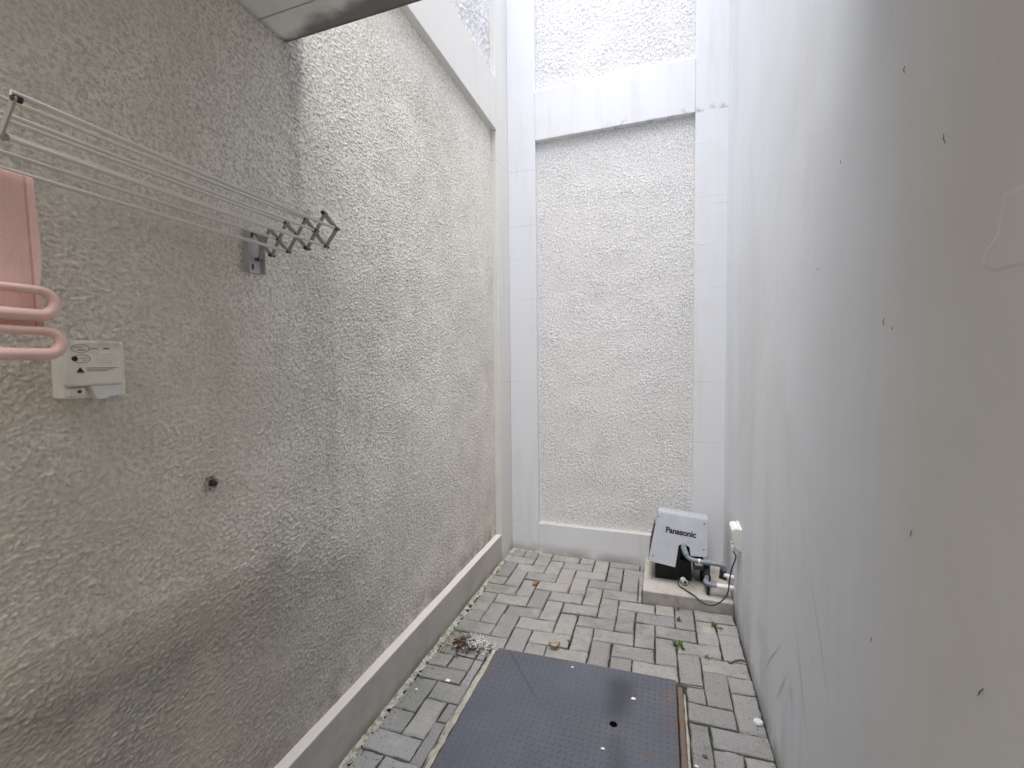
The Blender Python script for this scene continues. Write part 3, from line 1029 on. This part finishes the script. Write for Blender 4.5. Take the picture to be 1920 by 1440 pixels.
for Y in (1.03, .385):
    sgn = 1 if Y > .7 else -1
    for a, c, lay in BARS:
        if Y < .7 and 'T4' in (a, c): continue          # the near arm ends one bar short
        (x0, z0), (x1, z1) = J[a], J[c]
        L = math.hypot(x1 - x0, z1 - z0)
        ang = math.atan2(z1 - z0, x1 - x0)
        M = Matrix.Translation((x0, Y + lay * .004 * sgn, z0)) @ Matrix.Rotation(-ang, 4, 'Y')
        b = bmesh.new(); add_box(b, -.004, L + .004, -.0016, .0016, -.0064, .0064, .0012, 1, M=M)
        obj('scissor_bar', b, M_BAR, rk)
    for k in ('T0', 'P', 'T1', 'T2', 'T3', 'T4', 'B1', 'B2', 'B3', 'B4', 'tip', 'X2', 'X3', 'X4'):
        if Y < .7 and k in ('T4', 'X4'): continue
        x, z = J[k]
        b = bmesh.new(); add_tube(b, [(x, Y - .0065, z), (x, Y + (.011 if Y > .7 else .004), z)], .0052, 10)
        obj('pivot', b, M_PIV if Y > .7 or k == 'tip' else M_BAR, rk)
    # U-shaped bracket on the wall
    b = bmesh.new()
    yb0, yb1 = Y - .032, Y + .026
    add_box(b, XP - .012, XP + .006, yb0, yb1, 1.779, 1.907, .0022)
    add_box(b, XP + .006, XP + .020, yb0, yb0 + .003, 1.779, 1.907, .001, 1)
    add_box(b, XP + .006, XP + .020, yb1 - .003, yb1, 1.779, 1.907, .001, 1)
    br = obj('wall_bracket', b, M_BRK, rk)
    for zs in (1.79, 1.885):
        b = bmesh.new()
        add_box(b, XP + .0062, XP + .0085, Y - .012, Y - .006, zs, zs + .016, .001, 1)
        obj('slot', b, M_PIV, br)
for k in ('tip', 'T3', 'X4', 'T2', 'X3', 'B4', 'X2', 'B2'):
    x, z = J[k]
    sag = random.uniform(.002, .005)
    b = bmesh.new()
    pts = [(x, .378 + (1.036 - .378) * t, z + (.006 if k == 'tip' else 0) * (1 - t) - sag * 4 * t * (1 - t) * .5) for t in np.linspace(0, 1, 7)]
    add_tube(b, pts, .0039 if k not in ('tip', 'B2') else .0043, 8)
    obj('rod', b, M_ROD, rk)

# ---- pink towel over the lowest rod, pink tiered hanger in front of it
def towel_material():
    m = Mat('pink_towel_cloth', .95, .1)
    m.base((.76, .50, .45))
    n = m.noise(6, 4, .6, stretch=(1, .5, 1))
    m.mix((.8, .57, .52), n.step(.45, .62) * .6)
    m.mix((.74, .54, .51), (m.z.blob(1.655, .028)) * .6)
    m.mix((.5, .29, .26), (m.y - .462).abs().step(.0028, .001) * .7)
    m.bump(m.noise(16, 4, .6, stretch=(1, 1, .35)), .5, .01)
    wv = m.noise(420, 2, .5)
    m.gain(wv * .3 + .85)
    m.bump(wv, .4, .001)
    return m.done()
TX, TZ = J['B2']
tow = None
nu, nv_ = 26, 46
Vv, Ff = [], []
prof = []
for t in np.linspace(0, 1, nv_):
    s = t * .50 - .235                      # arc length along the hang, 0 at the rod
    if s < -.012: prof.append((TX - .0055, TZ - .001 + s + .0))
    elif s > .012: prof.append((TX + .0055, TZ - .001 - s))
    else:
        a = s / .012 * math.pi / 2
        prof.append((TX + math.sin(a) * .0055, TZ - .013 + math.cos(a) * .0175))
for thick in (0, 1):
    for iu in range(nu):
        y = .10 + (.474 - .10) * iu / (nu - 1)
        for iv, (px_, pz_) in enumerate(prof):
            f = (TZ - pz_) / .26
            side_ = 1 if px_ > TX else -1
            w = .0035 * f * math.sin(y * 42 + f * 2) + .003 * f * math.sin(y * 17 + 1)
            off = (.0016 if thick else 0) * side_
            e = 0.004 * math.sin(pz_ * 30) if iu == nu - 1 else 0
            Vv.append((px_ + w + .004 * f * side_ + off, y + e * f, pz_ + (.0004 if thick and abs(f) < .06 else 0)))
NN = nu * nv_
for t in (0, 1):
    for iu in range(nu - 1):
        for iv in range(nv_ - 1):
            k = t * NN + iu * nv_ + iv
            q = (k, k + 1, k + nv_ + 1, k + nv_)
            Ff.append(q if t else q[::-1])
for iv in range(nv_ - 1):
    for iu in (0, nu - 1):
        k = iu * nv_ + iv
        Ff.append((k, k + 1, NN + k + 1, NN + k))
for iu in range(nu - 1):
    for iv in (0, nv_ - 1):
        k = iu * nv_ + iv
        Ff.append((k, k + nv_, NN + k + nv_, NN + k))
towel = raw('towel', Vv, Ff, towel_material(), None, smooth=True)
tag(towel, 'pink towel hanging over the lowest rod of the drying rack at the left edge', 'towel')

M_PINK = Mat('pink_padded_plastic', .7, .3)
M_PINK.base((.78, .53, .48))
_r = M_PINK.noise(260, 2, .5, stretch=(.2, 1, .2))
M_PINK.gain(M_PINK.noise(14, 4) * .2 + .9)
M_PINK.bump(_r, .3, .001)
M_PINK = M_PINK.done()
hg = thing('trouser_hanger', (-1.005, .35, 1.57), 'pink tiered trouser hanger with two rounded loops in front of the pink towel', 'hanger')
HX = -1.012
def loop(zt, zb, yend):
    zc = (zt + zb) / 2; h = (zt - zb) / 2
    pts = [(HX, .12, zt), (HX, .2, zt), (HX, .3, zt), (HX, yend - h, zt)]
    for k in range(1, 9):
        a = math.pi / 2 - math.pi * k / 9
        pts.append((HX, yend - h + math.cos(a) * h, zc + math.sin(a) * h))
    pts += [(HX, yend - h, zb), (HX, .3, zb), (HX, .2, zb), (HX, .12, zb)]
    rr = [.0074] * 4 + [.0074 + .0032 * k / 8 for k in range(1, 9)] + [.0106] * 4
    b = bmesh.new(); add_tube(b, pts, rr, 14)
    return obj('loop', b, M_PINK, hg, smooth=True)
loop(1.6335, 1.5905, .480)
loop(1.5645, 1.5240, .485)
b = bmesh.new()
pts = []
for k in range(10):
    a = math.pi / 2 + math.pi * k / 9
    pts.append((HX, .121 + math.cos(a) * .013, 1.5775 + math.sin(a) * .013))
add_tube(b, pts, .0078, 12); obj('return_bend', b, M_PINK, hg, smooth=True)
b = bmesh.new()
add_tube(b, [(HX, .122, 1.6335), (HX, .115, 1.65), (HX - .005, .122, 1.75), (J['X3'][0] + .006, .30, 1.868), (J['X3'][0] + .005, .375, 1.876)], .0035, 8)
obj('hook', b, M_ROD, hg)

# ------------------------------------------------------------------ weatherproof socket box on the left wall
M_BOX = Mat('aged_white_plastic', .45, .45)
M_BOX.base((.78, .755, .67))
_n = M_BOX.noise(18, 5, .65)
M_BOX.mix((.55, .52, .43), _n.step(.45, .7) * .3)
M_BOX.mix((.25, .24, .2), M_BOX.z.step(1.53, 1.558) * _n.step(.35, .6) * .6)
M_BOX = M_BOX.done()
M_PRINT = simple('black_print', (.035, .035, .03), .6, .3)
M_PRINTG = simple('worn_print', (.2, .195, .165), .7, .3)
ob = thing('outdoor_socket', (XP, .6, 1.5), 'cream weatherproof socket box with printed symbols on the left wall below the pink hanger', 'socket box')
XF = -1.12
b = bmesh.new(); add_box(b, XP - .012, -1.139, .546, .655, 1.436, 1.556, .004); obj('back_box', b, M_BOX, ob)
b = bmesh.new(); add_box(b, -1.1388, XF, .542, .640, 1.462, 1.556, .006, 3); lid = obj('lid', b, M_BOX, ob)
b = bmesh.new()
prism(b, [(.582, 1.4618), (.638, 1.4618), (.634, 1.440), (.614, 1.440), (.608, 1.433), (.592, 1.433), (.586, 1.446)], 'x', -1.1386, -1.123)
bmesh.ops.bevel(b, geom=list(b.edges), offset=.0018, segments=2, affect='EDGES')
obj('lid_catch', b, M_WHITE, ob)
b = bmesh.new(); add_box(b, -1.1385, -1.131, .549, .579, 1.441, 1.458, .003); lug = obj('screw_lug', b, M_BOX, ob)
b = bmesh.new(); add_tube(b, [(-1.132, .567, 1.4505), (-1.1298, .567, 1.4505)], .0036, 12); obj('screw', b, M_PIV, lug)
def printed(name, polys, mat, x=XF):
    b = bmesh.new()
    for p in polys: prism(b, p, 'x', x - .0004, x + .0005)
    return obj(name, b, mat, lid)
def ring(cy, cz, ry, rz, w, n=28):
    out = []
    for k in range(n):
        a, c = 2 * math.pi * k / n, 2 * math.pi * (k + 1) / n
        out.append([(cy + ry * math.cos(a), cz + rz * math.sin(a)), (cy + ry * math.cos(c), cz + rz * math.sin(c)), (cy + (ry - w) * math.cos(c), cz + (rz - w) * math.sin(c)), (cy + (ry - w) * math.cos(a), cz + (rz - w) * math.sin(a))])
    return out
def disc(cy, cz, r, n=16): return [[(cy + r * math.cos(2 * math.pi * k / n), cz + r * math.sin(2 * math.pi * k / n)) for k in range(n)]]
def bar(y0, y1, z0, z1): return [[(y0, z0), (y1, z0), (y1, z1), (y0, z1)]]
printed('printed_symbol', ring(.567, 1.539, .0155, .0088, .0009) + bar(.556, .572, 1.541, 1.5425) + bar(.562, .576, 1.535, 1.537) + bar(.583, .596, 1.5385, 1.540) + bar(.606, .617, 1.538, 1.5415), M_PRINTG)
printed('printed_symbol', ring(.568, 1.518, .0145, .0088, .0009) + bar(.566, .577, 1.5185, 1.5195) + bar(.57, .576, 1.5145, 1.5155), M_PRINTG)
printed('printed_dot', disc(.557, 1.518, .0052), M_PRINT)
printed('warning_triangle', [[(.5585, 1.4905), (.5715, 1.4905), (.565, 1.5005)], [(.559, 1.4885), (.571, 1.4885), (.571, 1.4893), (.559, 1.4893)]], M_PRINT)
tl_ = []
for row, (z, y1) in enumerate(((1.4985, .631), (1.4955, .622), (1.4922, .612))):
    y = .576
    while y < y1:
        wd = random.uniform(.003, .0075)
        tl_ += bar(y, min(y + wd, y1), z, z + .0013)
        y += wd + .0011
printed('printed_text', tl_, M_PRINTG)
b = bmesh.new()
add_box(b, XF - .001, XF + .0012, .594, .620, 1.5095, 1.5325, .001, 1)
obj('label_window', b, M_BOX, lid)

# ------------------------------------------------------------------ small things
# stub of an old fixing in the left wall
b = bmesh.new()
add_tube(b, [(XP - .01, .864, 1.178), (XP + .012, .864, 1.178), (XP + .020, .864, 1.176)], [.0105, .009, .006], 8)
st = obj('pipe_stub', b, rust_material('stub_rust', (.05, .04, .033), (.09, .06, .045), .6))
tag(st, 'short rusty stub sticking out of the left wall below the socket box', 'stub')
b = bmesh.new()
for k in range(8):
    a = 2 * math.pi * k / 8
    add_tube(b, [(XP + .001, .864 + math.cos(a) * .012, 1.178 + math.sin(a) * .014 + .003), (XP + .007 + .004 * math.sin(a * 3), .864 + math.cos(a) * .018, 1.178 + math.sin(a) * .018 - .004)], [.008, .003], 6)
obj('mortar_collar', b, M_MORTAR, st)

# debris heap in the corner between skirting and hatch
dh = thing('debris_pile', (-.968, 2.07, .0), 'small heap of pale shreds, brown leaf bits and blue string beside the left skirting', 'debris')
def shreds(name, n, mat, cx, cy, sx, sy, h, L0_, L1_, w, seed):
    r = random.Random(seed); b = bmesh.new()
    for _ in range(n):
        x, y = r.gauss(cx, sx), r.gauss(cy, sy)
        d2 = ((x - cx) / (sx * 2)) ** 2 + ((y - cy) / (sy * 2)) ** 2
        z = .004 + max(0, h * (1 - d2)) * r.random()
        L = r.uniform(L0_, L1_); a = r.uniform(0, 2 * math.pi); el = r.uniform(-.5, .5); bend = r.uniform(-1, 1)
        pts = []
        for k in range(4):
            t = k / 3 - .5
            pts.append((x + math.cos(a + bend * t) * L * t, y + math.sin(a + bend * t) * L * t, max(.003, z + math.sin(el) * L * t + .006 * (.25 - t * t))))
        add_tube(b, pts, [w * .7, w, w, w * .6], 5)
    return tag(obj(name, b, mat, dh), kind='stuff')
shreds('pale_shreds', 75, simple('shred_white', (.55, .54, .52), .8, .3), -.94, 2.075, .042, .03, .035, .015, .06, .0034, 1)
shreds('grey_shreds', 80, simple('shred_grey', (.2, .19, .18), .9, .2), -.96, 2.065, .05, .034, .03, .015, .06, .003, 2)
shreds('brown_bits', 70, simple('leaf_brown', (.11, .065, .05), .9, .2), -.995, 2.06, .03, .028, .032, .012, .04, .0045, 3)
shreds('blue_string', 14, simple('string_blue', (.3, .4, .46), .8, .2), -.97, 2.115, .022, .016, .02, .02, .05, .0018, 4)
shreds('sand_crumbs', 120, simple('crumbs', (.4, .39, .33), .95, .1), -1.05, 2.05, .03, .06, .006, .004, .012, .0024, 5)

def leaf_mesh(name, cx, cy, z, L, W, a, curl, mat, label, cat='leaf', group='fallen leaves on the paving'):
    V, F = [], []
    n, m = 9, 5
    for i in range(n):
        t = i / (n - 1)
        wd = W * math.sin(math.pi * min(1, t * .92 + .06)) ** .8
        for k in range(m):
            s = k / (m - 1) * 2 - 1
            x, y = (t - .5) * L, s * wd / 2
            h = z + curl * (s * s * .5 + (t - .5) ** 2 * 1.6) * W + .0015 * math.sin(t * 17 + s * 5)
            V.append((cx + x * math.cos(a) - y * math.sin(a), cy + x * math.sin(a) + y * math.cos(a), h))
    for i in range(n - 1):
        for k in range(m - 1):
            q = i * m + k
            F.append((q, q + 1, q + m + 1, q + m))
    V2 = [(x, y, h - .0008) for x, y, h in V]
    N = len(V)
    F2 = [tuple(N + q for q in f[::-1]) for f in F]
    o = raw(name, V + V2, F + F2, mat, None, smooth=True)
    return tag(o, label, cat, group)
leaf_mesh('dry_leaf', -.798, 2.785, .005, .062, .03, 1.3, .4, simple('leaf_orange', (.3, .13, .07), .8, .25), 'small orange-brown dry leaf on the paving near the far left corner')
leaf_mesh('dry_leaf', -.522, 2.175, .012, .06, .036, .3, .75, simple('leaf_tan', (.38, .29, .22), .8, .25), 'curled tan dry leaf lying at the far edge of the steel hatch')

M_WEED = simple('weed_green', (.07, .13, .035), .6, .3, var=.35, scale=90)
def weed(cx, cy, r, n, label, seed):
    rr = random.Random(seed); V, F = [], []
    for k in range(n):
        a = rr.uniform(0, 2 * math.pi); L = r * 1.4 * rr.uniform(.5, 1.1); W = L * rr.uniform(.28, .45); el = rr.uniform(.25, 1.2)
        base = Vector((cx + rr.gauss(0, r * .2), cy + rr.gauss(0, r * .2), .0))
        dirv = Vector((math.cos(a) * math.cos(el), math.sin(a) * math.cos(el), math.sin(el)))
        sd_ = Vector((-math.sin(a), math.cos(a), 0))
        k0 = len(V)
        st_ = base + dirv * L * .35
        for p in (base, st_ + sd_ * W * .3, st_ + dirv * L * .35 + sd_ * W * .5, st_ + dirv * L * .75 - Vector((0, 0, L * .15)), st_ + dirv * L * .35 - sd_ * W * .5, st_ - sd_ * W * .3, st_ + dirv * L * .35 + Vector((0, 0, W * .12))):
            V.append(tuple(p))
        F += [(k0, k0 + 1, k0 + 6, k0 + 5), (k0 + 1, k0 + 2, k0 + 6), (k0 + 2, k0 + 3, k0 + 6), (k0 + 3, k0 + 4, k0 + 6), (k0 + 4, k0 + 5, k0 + 6)]
    tag(raw('weed', V, F, M_WEED), label, 'weed', 'weeds in the paving joints')
weed(.095, 2.39, .03, 16, 'largest green weed in a paving joint, between the hatch and the plinth', 1)
weed(.3, 2.635, .024, 14, 'leafy green weed in a joint in front of the pump plinth near the right wall', 2)
weed(.23, 2.34, .018, 9, 'thin green weed in a joint left of the dark twig by the right wall', 3)
weed(.1, 2.755, .018, 9, 'small green weed against the front face of the pump plinth', 4)
weed(.1, 2.63, .02, 9, 'small green weed one paver in front of the pump plinth', 5)
weed(-.455, 2.245, .015, 8, 'tiny green weed in a joint behind the curled tan leaf', 6)
weed(-.46, 2.50, .011, 7, 'flat moss tuft in a joint midway across the paving', 7)

b = bmesh.new()
add_tube(b, [(.386, 1.968, .003), (.386, 1.968, .004), (.386, 1.968, .011)], [.0165, .0175, .016], 20)
cap = obj('bottle_cap', b, simple('cap_white', (.72, .74, .76), .35, .5, var=.03))
tag(cap, 'small round white cap lying on the paving against the right wall', 'bottle cap')
b = bmesh.new(); add_tube(b, [(.386, 1.968, .0112), (.386, 1.968, .0122)], .0135, 20); obj('cap_top', b, simple('cap_pale', (.55, .6, .63), .3, .5), cap)
b = bmesh.new(); add_tube(b, spline([(.32, 2.335, .004), (.332, 2.325, .006), (.355, 2.35, .006), (.385, 2.365, .007), (.405, 2.36, .005)], 4), .0032, 6)
tag(obj('twig', b, simple('twig_brown', (.09, .08, .07), .9, .2)), 'short dark bent twig on the paving touching the right wall', 'twig')

def crumb(cx, cy, z, r, label, seed, mat=M_FLAKE, name='paint_flake'):
    rr = random.Random(seed)
    pts = [(cx + r * rr.uniform(.5, 1.2) * math.cos(2 * math.pi * k / 8), cy + r * .7 * rr.uniform(.5, 1.2) * math.sin(2 * math.pi * k / 8)) for k in range(8)]
    b = bmesh.new(); prism(b, pts, 'z', z, z + .0015)
    tag(obj(name, b, mat), label, 'flake', 'white paint flakes on the floor')
crumb(-.947, 1.794, .0025, .016, 'largest white paint flake, on the pavers between skirting and hatch', 1)
crumb(-1.06, 1.70, .003, .007, 'tiny white paint flake on the paver next to the left skirting', 2)
crumb(-.108, 1.925, PZ + .0005, .013, 'white paint flake on the hatch, in its dark stain near the far edge', 3)
crumb(-.40, 2.04, PZ + .0005, .008, 'white paint flake in the middle of the far edge of the hatch', 4)
crumb(-.205, 1.63, PZ + .0005, .008, 'white paint flake on the hatch, just nearer than the round hole', 5)
crumb(.13, 1.68, .003, .008, 'white paint flake on the paving right of the rusty rail', 6)
crumb(-.86, 2.02, .003, .007, 'white paint flake between the debris heap and the hatch corner', 7)

# a concrete chip where the cracked paver meets the wall, and a rust stain chip
M_CHIP = simple('chip_brown', (.13, .075, .06), .9, .2)
crumb(.165, 1.735, .003, .012, 'rust-brown chip lying on the pavers right of the hatch', 8, M_CHIP, 'rust_chip')

# grit, sand and leaf crumbs gathered along the edges and joints
def grit(name, n, mat, place, seed, r0, r1):
    rr = random.Random(seed); V, F = [], []
    for _ in range(n):
        x, y = place(rr); q = rr.uniform(r0, r1); k = len(V); a = rr.uniform(0, 6.28)
        for t in range(4):
            V.append((x + math.cos(a + t * 1.57) * q * rr.uniform(.5, 1.1), y + math.sin(a + t * 1.57) * q * rr.uniform(.5, 1.1), rr.uniform(-.001, .001)))
        V.append((x + rr.uniform(-.3, .3) * q, y + rr.uniform(-.3, .3) * q, q * rr.uniform(.5, 1.1)))
        F += [(k, k + 1, k + 4), (k + 1, k + 2, k + 4), (k + 2, k + 3, k + 4), (k + 3, k, k + 4)]
    return tag(raw(name, V, F, mat), kind='stuff')
def by_edges(rr):
    c = rr.random()
    if c < .45: return (-1.1 + abs(rr.gauss(0, .035)), rr.uniform(1.0, 3.28))
    if c < .65: return (.41 - abs(rr.gauss(0, .03)), rr.uniform(1.2, 2.77))
    if c < .8: return (rr.uniform(-1.1, -.12), 3.285 - abs(rr.gauss(0, .03)))
    if c < .9: return (.118 + abs(rr.gauss(0, .03)), rr.uniform(1.2, 2.05))
    while True:
        x, y = rr.uniform(-1.1, .4), rr.uniform(2.12, 3.28)
        if not (x > -.11 and y > 2.77): return (x, y)
grit('sand_grit', 900, simple('grit_grey', (.3, .29, .26), .95, .1, var=.5, scale=30), by_edges, 51, .0012, .0036)
grit('dark_grit', 500, simple('grit_dark', (.09, .08, .065), .95, .1, var=.5, scale=30), by_edges, 52, .0012, .0045)
